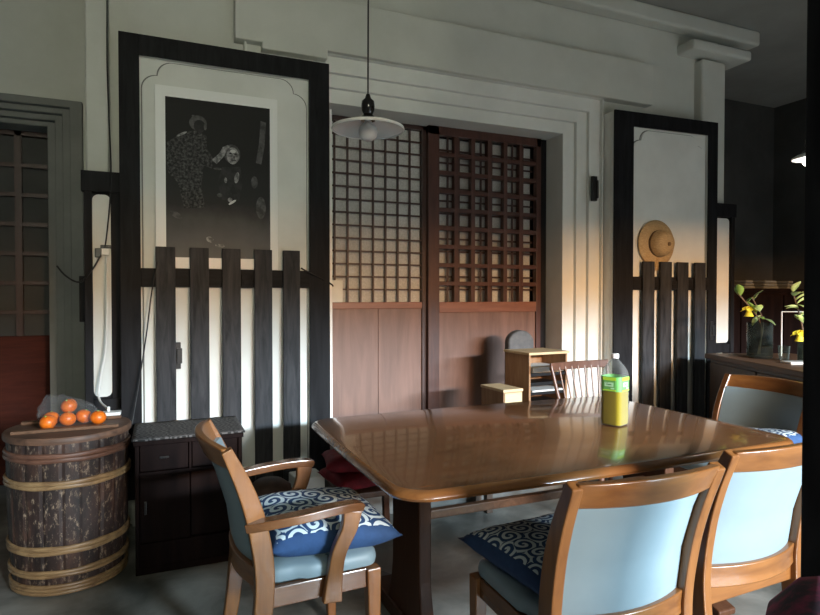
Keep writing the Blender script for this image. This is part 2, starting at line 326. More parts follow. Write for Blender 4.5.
# ------------------------------------------------------------------ heavy plaster storehouse doors, opened flat on the wall
def cusp_plate(x0, x1, z0, z1, r):
    pts = [(x0, z0), (x1, z0)]
    def arc(cx, cz, rr, a0, a1): return [(cx + rr * math.cos(R(a0 + (a1 - a0) * i / 8)), cz + rr * math.sin(R(a0 + (a1 - a0) * i / 8))) for i in range(9)]
    pts += arc(x1 - r, z1 - 2 * r, r, 0, 90) + arc(x1 - 2 * r, z1 - r, r, 0, 90)
    pts += arc(x0 + 2 * r, z1 - r, r, 90, 180) + arc(x0 + r, z1 - 2 * r, r, 90, 180)
    return pts
def plaster_door(name, label, loc, rz, wd, sl, sr, pickets, latch, block, zt=2.6, pick_w=.096):
    """local x 0..wd; y=0 front face; stile widths sl (left) sr (right)"""
    d = thing(name, label, 'storehouse door', loc, rz, kind='structure')
    MB().box(0, sl, 0, .014, .20, zt).box(wd - sr, wd, 0, .014, .20, zt).box(sl, wd - sr, 0, .014, zt - .105, zt).box(sl, wd - sr, 0, .014, .20, .27).build('door_frame', 'black_wood', d, .002)
    MB().box(.002, wd - .002, .040, .145, .202, zt - .002).box(.002, sl - .002, .014, .040, .202, zt - .002).box(wd - sr + .002, wd - .002, .014, .040, .202, zt - .002).box(sl - .002, wd - sr + .002, .014, .040, zt - .103, zt - .002).build('plaster_body', 'plaster_white', d, .004)
    pl_ = cusp_plate(sl + .012, wd - sr - .012, .28, zt - .118, .075); cx_, cz_ = wd / 2, (zt + .2) / 2
    MB().poly(pl_, .026, .042).build('raised_panel', 'plaster_white', d, .003)
    MB().poly([(x + (.006 if x > cx_ else -.006), z + (.006 if z > cz_ else 0)) for x, z in pl_], .037, .041).build('groove_shade_strip', 'plaster_grey_shade', d)  # dark strip paints the shade line around the raised panel
    MB().box(sl, wd - sr, -.002, .016, 1.302, 1.40).build('cross_rail', 'black_wood_x', d, .002)
    for x in pickets:
        wv = pick_w + random.Random(int(x * 1000)).uniform(-.004, .004)
        MB().box(x - wv / 2, x + wv / 2, -.022, -.002, .21, 1.512).build('picket', 'picket', d, .003)
    MB().box(block - .03, block + .03, -.014, .0, 1.30, 1.375).box(block - .022, block + .022, -.022, -.012, 1.315, 1.345).build('bolt', 'black_wood', d, .003)
    lx_, lz0, lz1 = latch
    MB().box(lx_ - .014, lx_ + .014, -.012, .03, lz0, lz1).box(lx_ - .006, lx_ + .02, -.024, -.010, lz0 + .03, lz1 - .03).build('latch', 'black_metal', d, .002)
    return d
LD = plaster_door('door_4', 'large black-framed plaster door with five tall pickets, holding the black and white photograph', (-.184, 3.35, 0), 0, 1.098, .096, .118,
                  [.184 + v for v in (.030, .197, .361, .531, .688)], (.184 + .088, .87, 1.01), .184 + .445)
th = R(3.2); T0 = 3.35
def uu(X):
    T = X / 3.33; return (T * 3.35 - 3.023) / (math.cos(th) + T * math.sin(th))
RD = plaster_door('door_5', 'black-framed plaster door with four pickets and a straw hat, right of the doorway', (3.023, 3.35, 0), -th, uu(4.035), .17, .09,
                  [uu(v) for v in (3.315, 3.485, 3.655, 3.835)], (uu(3.975), .92, 1.06), uu(3.57), pick_w=.102)
# stepped side leaves
def leaf(name, label, x0, x1, y, z0, z1, flip=1):
    d = thing(name, label, 'door leaf', (0, 0, 0), kind='structure')
    a, b = (x0, x0 + .036) if flip > 0 else (x1 - .036, x1)
    m = MB().box(x0 - .012 * (flip > 0), x1 + .012 * (flip < 0), y - .025, y + .03, z1 - .105, z1).box(a, b, y - .02, y + .02, z0, z1 - .10).box(x0, x1, y - .01, y + .02, z0, z0 + .07)
    c, e = (x1 - .045, x1) if flip > 0 else (x0, x0 + .03)
    m.box(c, e, y, y + .02, z0, z1 - .1)
    m.build('frame', 'black_wood', d, .002)
    pa, pb = (b, c) if flip > 0 else (e, a)
    r = .03; pts = []
    for cx, cz, a0 in ((pb - r, z1 - .115 - r, 0), (pa + r, z1 - .115 - r, 90), (pa + r, z0 + .08 + r, 180), (pb - r, z0 + .08 + r, 270)):
        pts += [(cx + r * math.cos(R(a0 + 15 * i)), cz + r * math.sin(R(a0 + 15 * i))) for i in range(7)]
    MB().poly(pts, y + .004, y + .022).build('plaster_strip', 'plaster_white', d)
    MB().box(x0 + .002, x1 - .002, y + .02, y + .024, z0, z1).build('back_board', 'black_wood', d)
    return d
leaf('trim_10', 'narrow black-bordered white side panel left of the large picketed door', -.352, -.186, 3.44, .65, 1.895, 1)
leaf('trim_11', 'narrow black-bordered white side panel right of the door with the hat', 3.985, 4.30, 3.405, .80, 2.0, -1)

# hooks on the surround
tag(MB().box(2.905, 2.945, 3.44, 3.468, 1.95, 2.13).box(2.935, 2.95, 3.43, 3.445, 1.97, 2.10).build('door_hook', 'black_metal', bevel=.003), 'small black iron catch on the stepped plaster surround, right of the lattice', 'catch')
tag(MB().box(-.385, -.35, 3.50, 3.56, 1.12, 1.36).build('iron_bar', 'black_wood', bevel=.003), 'black upright bar at the pillar edge, left of the white cord', 'bar')

# ------------------------------------------------------------------ framed photograph on the left door
fx0, fx1, fz0, fz1 = -.016, .615, 1.402, 2.355
ph = thing('framed_photograph', 'large black and white photograph in a white mount on the left door rail', 'picture', (fx0, 3.352, fz0))
W_, H_ = fx1 - fx0, fz1 - fz0
MB().box(0, W_, 0, .022, 0, H_).build('mount', 'frame_white', ph, .002)
def grey(n, a, b, sc, lo=.4, hi=.62): return noisy(n, (a, a, a), (b, b, b), sc, .55, spec=.2, lo=lo, hi=hi, bs=0, detail=3)
pm = mat('photo_print', (.02, .02, .02), .55, spec=.2); v = coords(pm); sx = nd(pm, 'ShaderNodeSeparateXYZ'); lk(pm, v, sx.inputs[0])
mr = nd(pm, 'ShaderNodeMath', operation='ADD'); lk(pm, sx.outputs[2], mr.inputs[0]); nf = nd(pm, 'ShaderNodeMath', operation='MULTIPLY'); lk(pm, noi(pm, v, 6), nf.inputs[0]); nf.inputs[1].default_value = .15; lk(pm, nf.outputs[0], mr.inputs[1])
lk(pm, ramp(pm, mr.outputs[0], [(.12, (.14, .14, .14)), (.30, (.075, .075, .075)), (.42, (.02, .02, .02)), (.7, (.010, .010, .010))]), bsdf(pm).inputs['Base Color'])
gm = [pm, grey('print_kimono', .010, .10, 75, .42, .72), grey('print_light', .10, .32, 45), grey('print_dark', .015, .03, 20), grey('print_mid', .04, .10, 25), grey('print_bright', .5, .6, 10)]
m = MB(); px0, px1, pz0, pz1 = .050, W_ - .042, .058, H_ - .056
m.mi = 0; m.box(px0, px1, -.0012, .002, pz0, pz1)
PW, PH = px1 - px0, pz1 - pz0
def pp(x, y, lay): return Vector((px0 + (x - 52) / 360 * PW, -.0012 - .0003 * lay, pz0 + (605 - y) / 545 * PH))
def shp(mi, pts, lay=1): m.mi = mi; m.flat([pp(x, y, lay) for x, y in pts])
def ell(mi, cx, cy, rx, ry, lay=2, n=16, rot=0): shp(mi, [(cx + rx * math.cos(2 * PI * i / n) * math.cos(rot) - ry * math.sin(2 * PI * i / n) * math.sin(rot), cy + rx * math.cos(2 * PI * i / n) * math.sin(rot) + ry * math.sin(2 * PI * i / n) * math.cos(rot)) for i in range(n)], lay)
shp(1, [(55, 305), (56, 215), (85, 195), (120, 172), (160, 165), (188, 182), (188, 225), (215, 262), (205, 292), (178, 285), (170, 350), (182, 432), (112, 436), (92, 350), (62, 320)])
ell(4, 160, 140, 30, 27, 2); ell(3, 165, 150, 20, 22, 3); ell(4, 184, 150, 5, 12, 4); ell(2, 105, 183, 20, 4, 4, rot=-.5); ell(4, 150, 120, 12, 5, 4, rot=.4)
shp(2, [(206, 262), (232, 236), (244, 214), (262, 205), (268, 212), (256, 226), (248, 246), (222, 276)], 3)
ell(4, 276, 236, 29, 34, 2); ell(2, 278, 242, 22, 30, 3); ell(3, 270, 234, 5, 3, 4); ell(3, 288, 236, 5, 3, 4); ell(4, 281, 258, 10, 3, 4); ell(5, 279, 226, 10, 6, 4); ell(4, 283, 246, 3, 6, 4)
shp(3, [(240, 285), (305, 278), (312, 340), (300, 400), (240, 400), (225, 340)], 1)
ell(2, 292, 318, 8, 20, 3, rot=.2); ell(2, 253, 330, 5, 10, 3); ell(4, 232, 384, 9, 7, 3); ell(5, 276, 406, 16, 4, 4, rot=-.6); ell(2, 268, 398, 8, 8, 3); ell(4, 225, 292, 14, 4, 3)
shp(4, [(378, 108), (398, 112), (392, 200), (380, 264), (360, 260), (372, 190)], 2)
ell(2, 198, 541, 14, 10, 3, rot=.5); ell(2, 232, 561, 17, 6, 3, rot=.1); ell(4, 85, 460, 22, 10, 2, rot=.5)
ell(4, 378, 420, 18, 40, 1); ell(4, 355, 330, 12, 22, 1)
m.build('print', gm, ph)

# ------------------------------------------------------------------ straw hat
X0 = 3.42; ht = thing('straw_hat', 'round straw hat hung above the pickets of the right-hand door', 'hat', (X0, 3.345, 1.648))
mx = Matrix.Rotation(R(90), 4, 'X')
MB().lathe([(.176, 0), (.170, .007), (.13, .013), (.098, .018), (.098, .012), (.13, .006), (.170, 0), (.176, -.004)], 40, mtx=mx, closed=True).build('brim', 'straw', ht, smooth=True)
mc = mx @ Matrix.Translation((.012, 0, .0))
MB().lathe([(.100, .014), (.096, .05), (.080, .085), (.05, .10), (.012, .103)], 36, mtx=mc).build('crown', 'straw', ht, smooth=True)
MB().lathe([(.1025, .014), (.1010, .030), (.099, .030), (.100, .014)], 36, mtx=mc, closed=True).build('hat_band', 'straw_dark', ht, smooth=True)
MB().lathe([(.015, .101), (.013, .112), (.004, .114)], 12, mtx=mc @ Matrix.Translation((.006, -.01, 0))).build('button', 'straw_dark', ht, smooth=True)
MB().sweep([(-.012, -.02, -.08), (-.006, -.012, -.14), (-.012, -.006, -.20)], .014, .003).sweep([(.012, -.02, -.08), (.006, -.012, -.14), (.008, -.006, -.20)], .012, .003).build('chin_tie', 'straw', ht)

# ------------------------------------------------------------------ pendant lamps
def pendant(name, label, loc, rad, lit, zc):
    t = thing(name, label, 'lamp', loc)
    MB().tube([(0, 0, .09), (.002, 0, .5), (0, 0, zc - loc[2] - .012)], .0032, 8).build('cord', 'cable', t)
    MB().lathe([(.034, -.002), (.034, .006), (.024, .014), (.017, .022), (.023, .035), (.025, .052), (.023, .070), (.012, .080), (.007, .095), (.001, .096)], 24).build('socket', 'bakelite', t, smooth=True)
    MB().lathe([(.02, .0), (rad * .35, -.008), (rad * .75, -.021), (rad * .96, -.033), (rad, -.034), (rad * .98, -.028), (rad * .75, -.015), (rad * .35, -.003), (.02, .004)], 48, closed=True).build('glass_shade', 'shade_glass' if not lit else 'white_plastic', t, smooth=True)
    MB().lathe([(rad * .985, -.0375), (rad * 1.012, -.034), (rad * 1.0, -.028), (rad * .98, -.031)], 48, closed=True).build('rim', 'white_plastic', t, smooth=True)
    MB().lathe([(.001, -.075), (.018, -.074), (.031, -.062), (.036, -.045), (.031, -.026), (.016, -.012), (.013, -.003)], 24).build('bulb', LITM if lit else 'bulb', t, smooth=True)
    MB().lathe([(.012, -.002), (.012, -.012)], 12).build('bulb_cap', 'white_plastic', t)
    return t
LITM = mat('lit_bulb', (1, 1, 1), .5, Emission_Color=(1, .97, .9, 1), Emission_Strength=6)
pendant('pendant_lamp', 'unlit pendant lamp with a flat clear glass shade and frosted bulb hanging over the table', (.716, 2.085, 1.905), .134, False, 3.45)
lp = pendant('pendant_lamp', 'small lit white pendant lamp half hidden by the dark post at the right', (3.34, 2.17, 2.055), .085, True, 3.45)
pl = bpy.data.lights.new('bulb_glow', 'POINT'); pl.energy = 1.2; pl.color = (1, .95, .85); pl.shadow_soft_size = .03
po = bpy.data.objects.new('bulb_glow', pl); COL.objects.link(po); po.location = (3.34, 2.17, 1.93)

# ------------------------------------------------------------------ dining table
tb = thing('dining_table', 'long varnished brown dining table with rounded corners on trestle legs', 'table', (1.455, 2.06, 0))
def rr_outline(hx, hy, r, bx, by, n=10):
    pts = []
    for cx, cy, a0 in ((hx - r, hy - r, 0), (-hx + r, hy - r, 90), (-hx + r, -hy + r, 180), (hx - r, -hy + r, 270)):
        for i in range(n + 1):
            a = R(a0 + 90 * i / n); pts.append([cx + r * math.cos(a), cy + r * math.sin(a)])
        # straight side follows, subdivide with bow
        nxt = {0: ((hx - r, hy), (-hx + r, hy)), 90: ((-hx, hy - r), (-hx, -hy + r)), 180: ((-hx + r, -hy), (hx - r, -hy)), 270: ((hx, -hy + r), (hx, hy - r))}[a0]
        for i in range(1, 10):
            t = i / 10; pts.append([nxt[0][0] + (nxt[1][0] - nxt[0][0]) * t, nxt[0][1] + (nxt[1][1] - nxt[0][1]) * t])
    out = []
    for x, y in pts:
        out.append((x * (1 + bx * (1 - (y / hy) ** 2)), y * (1 + by * (1 - (x / hx) ** 2))))
    return out
def table_top():
    m = MB(); prof = [(-.055, .662), (-.018, .666), (-.004, .672), (0, .681), (-.003, .690), (-.010, .697), (-.022, .700)]
    rs = []
    base = rr_outline(.845, .563, .10, .010, .035)
    def ins(d):
        sx, sy = (.845 + d) / .845, (.563 + d) / .563; return [(x * sx, y * sy) for x, y in base]
    for d, z in prof: rs.append([Vector((x, y, z)) for x, y in ins(d)])
    m.mi = 1; m.rings(rs, cap=False)
    m.mi = 0; m.flat(rs[-1]); m.mi = 1; m.flat(rs[0][::-1])
    bmesh.ops.remove_doubles(m.b, verts=m.b.verts[:], dist=1e-5)
    return m
table_top().build('tabletop', ['table', 'table_edge'], tb, smooth=True)
for sx in (-1, 1):
    o = MB().sweep(cat([(0, 0, .055), (0, 0, .12), (0, 0, .3), (0, 0, .66)]), [.062 - .012 * min(1, i / 9) for i in range(19)], [.34 - .08 * min(1, (i / 10)) for i in range(19)], (1, 0, 0)).build('leg', 'table_leg', tb, .006, loc=(sx * .585, -.02, 0))
    MB().poly([(-.42, .0), (.42, 0), (.42, .025), (.30, .062), (-.30, .062), (-.42, .025)], -.045, .045).build('foot', 'table_leg', o, .006)
    o.children[0].rotation_euler = (0, 0, R(90))
    MB().box(-.04, .04, -.40, .40, .615, .657).build('top_bearer', 'table_leg', o, .005)
MB().box(-.57, .57, -.045, -.015, .405, .440).build('stretcher', 'counter', tb, .005)

# ------------------------------------------------------------------ chairs
def post_path(): return [(-.262, 0), (-.228, .22), (-.210, .42), (-.230, .58), (-.266, .70), (-.318, .818)]
def chair(label, loc, rz, arms=False, name='dining_chair'):
    fy = .13 if arms else .165
    t = thing(name, label, 'chair', loc, rz, None)
    for s in (-1, 1):
        P = cat([(s * (.205 + .02 * z), y, z) for y, z in post_path()])
        n = len(P) - 1
        MB().sweep(P, .032, [.040 + .018 * math.sin(PI * i / n) - .008 * (i / n) ** 4 for i in range(n + 1)]).build('back_leg', 'chair_wood', t, .004)
        MB().sweep([(s * .215, fy + .005, 0), (s * .212, fy, .395)], [.030, .042], [.030, .046]).build('front_leg', 'chair_wood', t, .004)
        MB().box(s * .207 - .012, s * .207 + .012, -.20, fy - .02, .335, .395).build('side_rail', 'chair_wood_y', t, .003)
    MB().box(-.20, .20, fy - .01, fy + .016, .335, .395).build('front_rail', 'chair_wood_x', t, .003)
    MB().box(-.20, .20, -.222, -.198, .335, .395).build('rear_rail', 'chair_wood_x', t, .003)
    # back: bowed rails and pad
    def yz(z):
        pp_ = post_path()
        for (a, za), (b, zb) in zip(pp_, pp_[1:]):
            if za <= z <= zb: return a + (b - a) * (z - za) / (zb - za)
        return pp_[-1][0]
    def bow(z0, z1, th, yo, nx=14, nz=6, x=.205, bw=.045, puff=0, crown=0):
        rs = []
        for i in range(nx + 1):
            u = -1 + 2 * i / nx; ring = []
            f = (1 - u * u)
            zz = [z0 + (z1 + crown * f - z0) * k / nz for k in range(nz + 1)]
            xx = lambda z: u * (x + .02 * z)
            e = (1 - u ** 6)
            for z in zz:
                q = (1 - (2 * (z - z0) / (z1 - z0) - 1) ** 6); ring.append(Vector((xx(z), yz(min(z, .820)) - bw * f + yo - th / 2 - puff * max(0, e * q), z)))
            for z in zz[::-1]:
                q = (1 - (2 * (z - z0) / (z1 - z0) - 1) ** 6); ring.append(Vector((xx(z), yz(min(z, .820)) - bw * f + yo + th / 2 + puff * max(0, e * q), z)))
            rs.append(ring)
        m = MB(); m.rings(rs); return m
    bow(.756, .820, .026, 0, x=.202, crown=.008).build('top_rail', 'chair_wood_x', t, .004, smooth=True)
    bow(.392, .457, .024, 0, x=.202).build('lower_rail', 'chair_wood_x', t, .004, smooth=True)
    bow(.455, .760, .020, .012, x=.186, nz=10, puff=.007).build('back_pad', 'chair_blue', t, smooth=True)
    # seat pad
    m = MB(); rs = []
    base = rr_outline(.218, .225, .05, .0, .02, 5)
    for sc, z in ((.93, .392), (.985, .40), (1.0, .416), (.985, .434), (.94, .444), (.7, .450), (.3, .452)):
        rs.append([Vector((x * sc * (1 if y > -.1 else .93), -.205 + (y * sc + .23) / .46 * (fy + .235), z)) for x, y in base])
    m.rings(rs).build('seat', 'chair_blue', t, smooth=True)
    if arms:
        for s in (-1, 1):
            ap = cat([(s * .225, -.262, .590), (s * .258, -.20, .604), (s * .270, -.11, .612), (s * .266, -.01, .618), (s * .260, .055, .616), (s * .254, .080, .606)], 6)
            n = len(ap) - 1
            MB().sweep(ap, [.030 + .018 * math.sin(PI * min(1, i / n * 1.05)) ** .7 if 0 < i else .03 for i in range(n + 1)], [.026] * (n) + [.016], (1, 0, 0)).build('armrest', 'chair_wood_y', t, .009, seg=3)
            sp = cat([(s * .262, .045, .606), (s * .258, .035, .55), (s * .250, .005, .48), (s * .238, -.005, .40), (s * .236, -.012, .325)], 6)
            MB().sweep(sp, .026, [.060 - .014 * math.sin(PI * i / 24) for i in range(25)], (1, 0, 0)).build('arm_support', 'chair_wood', t, .004)
    return t
def cushion(name, label, loc, rz, size, th, mats, tilt=(0, 0), group=None, puff=1.0, seed=0):
    m = MB(); n = 22; rnd = random.Random(seed)
    def P(u, v, sgn):
        e = max(0, (1 - u ** 4) * (1 - v ** 4)) ** .5
        k = 1 - .07 * (1 - abs(v) ** 3) * abs(u) ; kk = 1 - .07 * (1 - abs(u) ** 3) * abs(v)
        w_ = .006 * noise.noise(Vector((u * 2.5 + seed, v * 2.5, sgn))) * e
        return Vector((u * size / 2 * k, v * size / 2 * kk, sgn * th / 2 * e * puff + w_))
    g = [[[m.b.verts.new(P(-1 + 2 * i / n, -1 + 2 * j / n, s)) for j in range(n + 1)] for i in range(n + 1)] for s in (1, -1)]
    for s in (0, 1):
        for i in range(n):
            for j in range(n):
                q = [g[s][i][j], g[s][i + 1][j], g[s][i + 1][j + 1], g[s][i][j + 1]]
                f = m.b.faces.new(q if s == 0 else q[::-1])
                edge = min(i, j, n - 1 - i, n - 1 - j) < 1
                f.material_index = 1 if (s == 1 or edge) else 0
    bmesh.ops.remove_doubles(m.b, verts=m.b.verts[:], dist=1e-5)
    o = m.build(name, mats, None, smooth=False)
    for p in o.data.polygons: p.use_smooth = True
    o.location = loc; o.rotation_euler = (tilt[0], tilt[1], rz)
    return tag(o, label, 'cushion', group)
chair('wooden armchair with blue-grey seat at the left end of the table', (.475, 1.965, 0), R(-87), True, 'armchair')
chair('chair with blue back pad seen from behind, nearest the middle of the table', (1.105, 1.405, 0), R(-1.5))
chair('chair with blue back pad seen from behind, partly cut off by the dark post', (1.672, 1.478, 0), R(2))
chair('wooden chair facing left at the far right end of the table by the counter', (2.59, 2.09, 0), R(88)).scale = (1.1, 1, 1)
cushion('seat_cushion', 'blue and white arabesque cushion on the armchair seat', (.492, 1.955, .498), R(4), .43, .12, ['pattern_blue', 'royal'], (R(2), R(3)), seed=3)
cushion('seat_cushion', 'navy arabesque cushion on the near middle chair', (1.085, 1.435, .494), R(4), .43, .10, ['pattern_navy', 'navy'], seed=5)
cushion('seat_cushion', 'blue and white arabesque cushion sagging over the far right chair seat', (2.68, 2.05, .495), R(10), .45, .09, ['pattern_blue', 'royal'], seed=7)
cushion('seat_cushion', 'plump blue and white cushion piled on top at the far right chair', (2.68, 2.02, .548), R(2), .45, .09, ['pattern_blue', 'royal'], (R(-8), 0), seed=8)

# ------------------------------------------------------------------ bottle of tea
bt = thing('tea_bottle', 'large clear plastic bottle of yellow-green tea with a green label on the table', 'bottle', (1.80, 1.985, .7), R(20))
def sq(h, r, z, n=6):
    pts = []
    for cx, cy, a0 in ((h - r, h - r, 0), (-h + r, h - r, 90), (-h + r, -h + r, 180), (h - r, -h + r, 270)):
        for i in range(n): a = R(a0 + 90 * i / (n - 1)); pts.append(Vector((cx + r * math.cos(a), cy + r * math.sin(a), z)))
    return pts
prof = [(.040, .02, .001), (.046, .022, .006), (.048, .022, .03)] + [(.048 - .0012 * (k % 2), .022, .045 + .011 * k) for k in range(9)] + [(.047, .022, .150), (.047, .022, .215), (.044, .025, .235), (.034, .028, .258), (.020, .0195, .276), (.0135, .0134, .284), (.0135, .0134, .292)]
m = MB(); m.rings([sq(*p) for p in prof]); m.build('bottle_body', 'bottle_plastic', bt, smooth=True)
m = MB(); m.rings([sq(h - .0022, max(.008, r - .0022), z + .002) for h, r, z in prof[:12]] + [sq(.0448, .02, .150)]); m.build('tea', 'tea', bt, smooth=True)
lm = [mat('label_green', (.14, .42, .12), .4), mat('label_lime', (.45, .75, .06), .4), mat('label_mint', (.45, .80, .50), .4), mat('label_dark', (.03, .22, .06), .4)]
m = MB(); m.mi = 0; m.rings([sq(.0482, .0232, .150), sq(.0482, .0232, .212)], cap=False)
m.mi = 1
for s in range(4):
    mt = Matrix.Rotation(R(90 * s), 4, 'Z')
    for mi, a, b, c, d_ in ((1, -.030, .030, .196, .210), (2, -.022, .018, .170, .188), (3, -.014, .010, .177, .181), (3, -.018, -.004, .184, .186), (1, -.030, .030, .152, .157), (2, .006, .022, .160, .166)):
        m.mi = mi; m.box(a, b, -.0490, -.0484, c, d_, mt)
m.build('label', lm, bt)
MB().lathe([(.0155, .288), (.0160, .290), (.0160, .304), (.0145, .307), (.001, .307)], 24).build('cap', 'cap', bt, smooth=True)

# ------------------------------------------------------------------ barrel
br = thing('wooden_barrel', 'old dark-stained wooden barrel with bamboo hoops in the left corner', 'barrel', (-.378, 3.045, 0))
bm_ = mat('worn_barrel_staves', (.03, .016, .011), .6); v = coords(bm_, (1, 1, .35)); f1 = noi(bm_, v, 16, 6)
c1 = ramp(bm_, f1, [(.3, (.006, .004, .004)), (.55, (.026, .013, .010)), (.75, (.09, .042, .025))])
v2 = coords(bm_, (1, 1, .45)); f2 = noi(bm_, v2, 60, 8, .8)
mk = ramp(bm_, f2, [(.54, (0, 0, 0)), (.64, (1, 1, 1))])
mxn = nd(bm_, 'ShaderNodeMix', data_type='RGBA'); lk(bm_, mk, mxn.inputs[0]); lk(bm_, c1, mxn.inputs[6]); mxn.inputs[7].default_value = (.24, .175, .12, 1)
lk(bm_, mxn.outputs[2], bsdf(bm_).inputs['Base Color']); bump(bm_, f1, .4, .004)
def brad(z): return .222 + .018 * z / .66 + .006 * math.sin(PI * z / .66)
m = MB(); N = 20 * 6; rs = []
for z in [.004] + [.66 * k / 16 for k in range(1, 16)] + [.64]:
    rs.append([Vector(((brad(z) - (.0035 if j % 6 == 0 else 0)) * math.cos(2 * PI * j / N), (brad(z) - (.0035 if j % 6 == 0 else 0)) * math.sin(2 * PI * j / N), z)) for j in range(N)])
m.rings(rs).build('staves', bm_, br)
hm = wood('bamboo_hoop', (.15, .085, .038), (.32, .21, .10), 'X', .45); hm2 = wood('brown_hoop', (.07, .03, .019), (.16, .075, .046), 'X', .5)
for z0, z1, hmm in ((.562, .600, hm2), (.452, .486, hm), (.176, .212, hm), (.080, .110, hm), (.004, .048, hm)):
    m = MB(); k = 3 if z1 - z0 > .041 else 2; hh = (z1 - z0) / k
    for q in range(k):
        zc = z0 + hh * (q + .5); N2 = 96; rs = []
        for i in range(N2):
            a = 2 * PI * i / N2; wob = .0015 * math.sin(a * 7 + q * 2.1)
            rc = brad(zc) + .003; ring = []
            for t_ in range(8):
                b_ = 2 * PI * t_ / 8; ring.append(Vector(((rc + .008 * math.cos(b_)) * math.cos(a), (rc + .008 * math.cos(b_)) * math.sin(a), zc + wob * (z0 > .01) + hh * .56 * math.sin(b_) + (.002 if z0 < .01 else 0))))
            rs.append(ring)
        m.rings(rs, closed=True)
    m.build('hoop', hmm, br, smooth=True)
ld = MB().lathe([(.235, .638), (.251, .640), (.253, .648), (.253, .662), (.248, .668), (.001, .668)], 48).build('lid', wood('lid_wood', (.05, .025, .015), (.14, .072, .042), 'X', .6), br, smooth=True)
for yy in (-.10, .11):
    MB().box(-.205, .205, yy - .018, yy + .018, .668, .682).build('batten', 'counter', ld, .003)

# mandarins in a bag
proto = None
mlab = ['orange mandarin in the plastic bag, at the back left', 'orange mandarin in the plastic bag, front and middle', 'orange mandarin in the plastic bag, just left of the rightmost one', 'orange mandarin on top of the pile in the plastic bag', 'rightmost orange mandarin on the barrel lid', 'orange mandarin in the plastic bag, lowest at the front left']
for i, (x, y, z) in enumerate([(-.455, 3.085, .703), (-.385, 3.045, .703), (-.325, 3.085, .703), (-.385, 3.088, .755), (-.262, 3.030, .703), (-.455, 3.00, .703)]):
    if proto is None:
        proto = thing('mandarin', mlab[0], 'fruit', (x, y, z), 0, 'mandarins on the barrel')
        MB().lathe([(.034 * math.cos(a) ** .9 if abs(math.cos(a)) > 1e-3 else 0, .030 * math.sin(a)) for a in [R(-90 + 15 * k) for k in range(13)]], 24).build('peel', 'orange', proto, smooth=True)
        MB().lathe([(.005, .029), (.004, .032), (.001, .032)], 8).build('stalk_button', 'leaf', proto)
        o = proto
    else:
        o = copy_tree(proto); o.location = (x, y, z); o['label'] = mlab[i]
    o.rotation_euler = (R(20 * (i % 3 - 1)), R(15 * (i % 2)), i); o.location.z = z - .003
# bag film
m = MB(); rs = []; rb = random.Random(5)
for k in range(10):
    t_ = k / 9; ring = []
    for j in range(26):
        a = 2 * PI * j / 26; r0 = .118 * (1 if t_ < .5 else max(.22, 1 - (t_ - .5) * 1.5))
        wv = 1 + .12 * noise.noise(Vector((math.cos(a) * 2.2, math.sin(a) * 2.2, t_ * 3))) + rb.uniform(-.05, .05)
        ring.append(Vector((-.385 + r0 * wv * 1.02 * math.cos(a) - .11 * max(0, t_ - .45), 3.062 + r0 * wv * .85 * math.sin(a) + .03 * t_, .684 + .115 * t_ + rb.uniform(0, .012) * t_)))
    rs.append(ring)
m.rings(rs, cap=False)
tag(m.build('plastic_bag', 'film'), 'crumpled clear plastic bag around the mandarins on the barrel', 'bag')
tag(MB().box(-.265, -.175, 3.13, 3.19, .684, .70).box(-.235, -.222, 3.155, 3.165, .70, .725).build('power_adapter', 'white_plastic', bevel=.004), 'white power adapter lying on the back of the barrel lid', 'adapter')

# ------------------------------------------------------------------ cords and socket
def Yp(px, py, y):
    x = (px - 410) / 590; z = -(py - 307.5) / 590; p = R(-1.02); a = R(23)
    f = math.cos(p) - z * math.sin(p); u = math.sin(p) + z * math.cos(p)
    rx, ry = x * math.cos(a) + f * math.sin(a), f * math.cos(a) - x * math.sin(a)
    return (rx * y / ry, y, 1.25 + u * y / ry)
sk = thing('wall_socket', 'small grey socket with taped plug on the white side panel', 'socket', Yp(105, 251, 3.43))
MB().box(-.022, .022, -.012, .014, -.022, .022).build('socket_body', 'white_plastic', sk, .004)
MB().box(-.045, -.015, -.022, -.006, -.035, .012).box(-.02, .03, -.018, -.012, .012, .03).build('plug', 'black_metal', sk, .003)
tag(MB().tube(cat([Yp(107, 256, 3.405), Yp(107, 300, 3.40), Yp(106, 345, 3.40), Yp(101, 375, 3.39), Yp(99, 398, 3.36), (-.23, 3.16, .71)]), .0055, 8).build('white_cord', 'white_plastic', smooth=True), 'white cord hanging from the socket down to the barrel', 'cord')
tag(MB().tube(cat([Yp(107, 0, 3.46), Yp(107, 60, 3.46), Yp(109, 120, 3.46), Yp(111, 168, 3.395), Yp(110, 200, 3.41), Yp(107, 232, 3.41), Yp(105, 248, 3.405)]), .0035, 8).build('black_cord', 'cable', smooth=True), 'thin black cord running down the pillar to the socket', 'cord')
tag(MB().tube(cat([Yp(57, 266, 3.50), Yp(66, 276, 3.47), Yp(80, 282, 3.44), Yp(92, 270, 3.40), Yp(101, 255, 3.40)]), .0045, 8).build('black_cord', 'cable', smooth=True), 'black cord sagging from the left doorway to the socket', 'cord')
tag(MB().tube(cat([Yp(158, 262, 3.325), Yp(152, 290, 3.32), Yp(147, 330, 3.32), Yp(141, 370, 3.31), Yp(136, 400, 3.30), Yp(133, 418, 3.27), Yp(131, 428, 3.262)]), .0035, 8).build('black_cord', 'cable', smooth=True), 'thin black cord hanging over the left edge of the picketed door to the chest', 'cord')
tag(MB().tube(cat([Yp(301, 268, 3.33), Yp(308, 272, 3.325), Yp(320, 278, 3.34), Yp(331, 284, 3.39), Yp(333, 286, 3.42)]), .0045, 8).build('black_cord', 'cable', smooth=True), 'short black cord from the last picket across to the lattice door', 'cord')

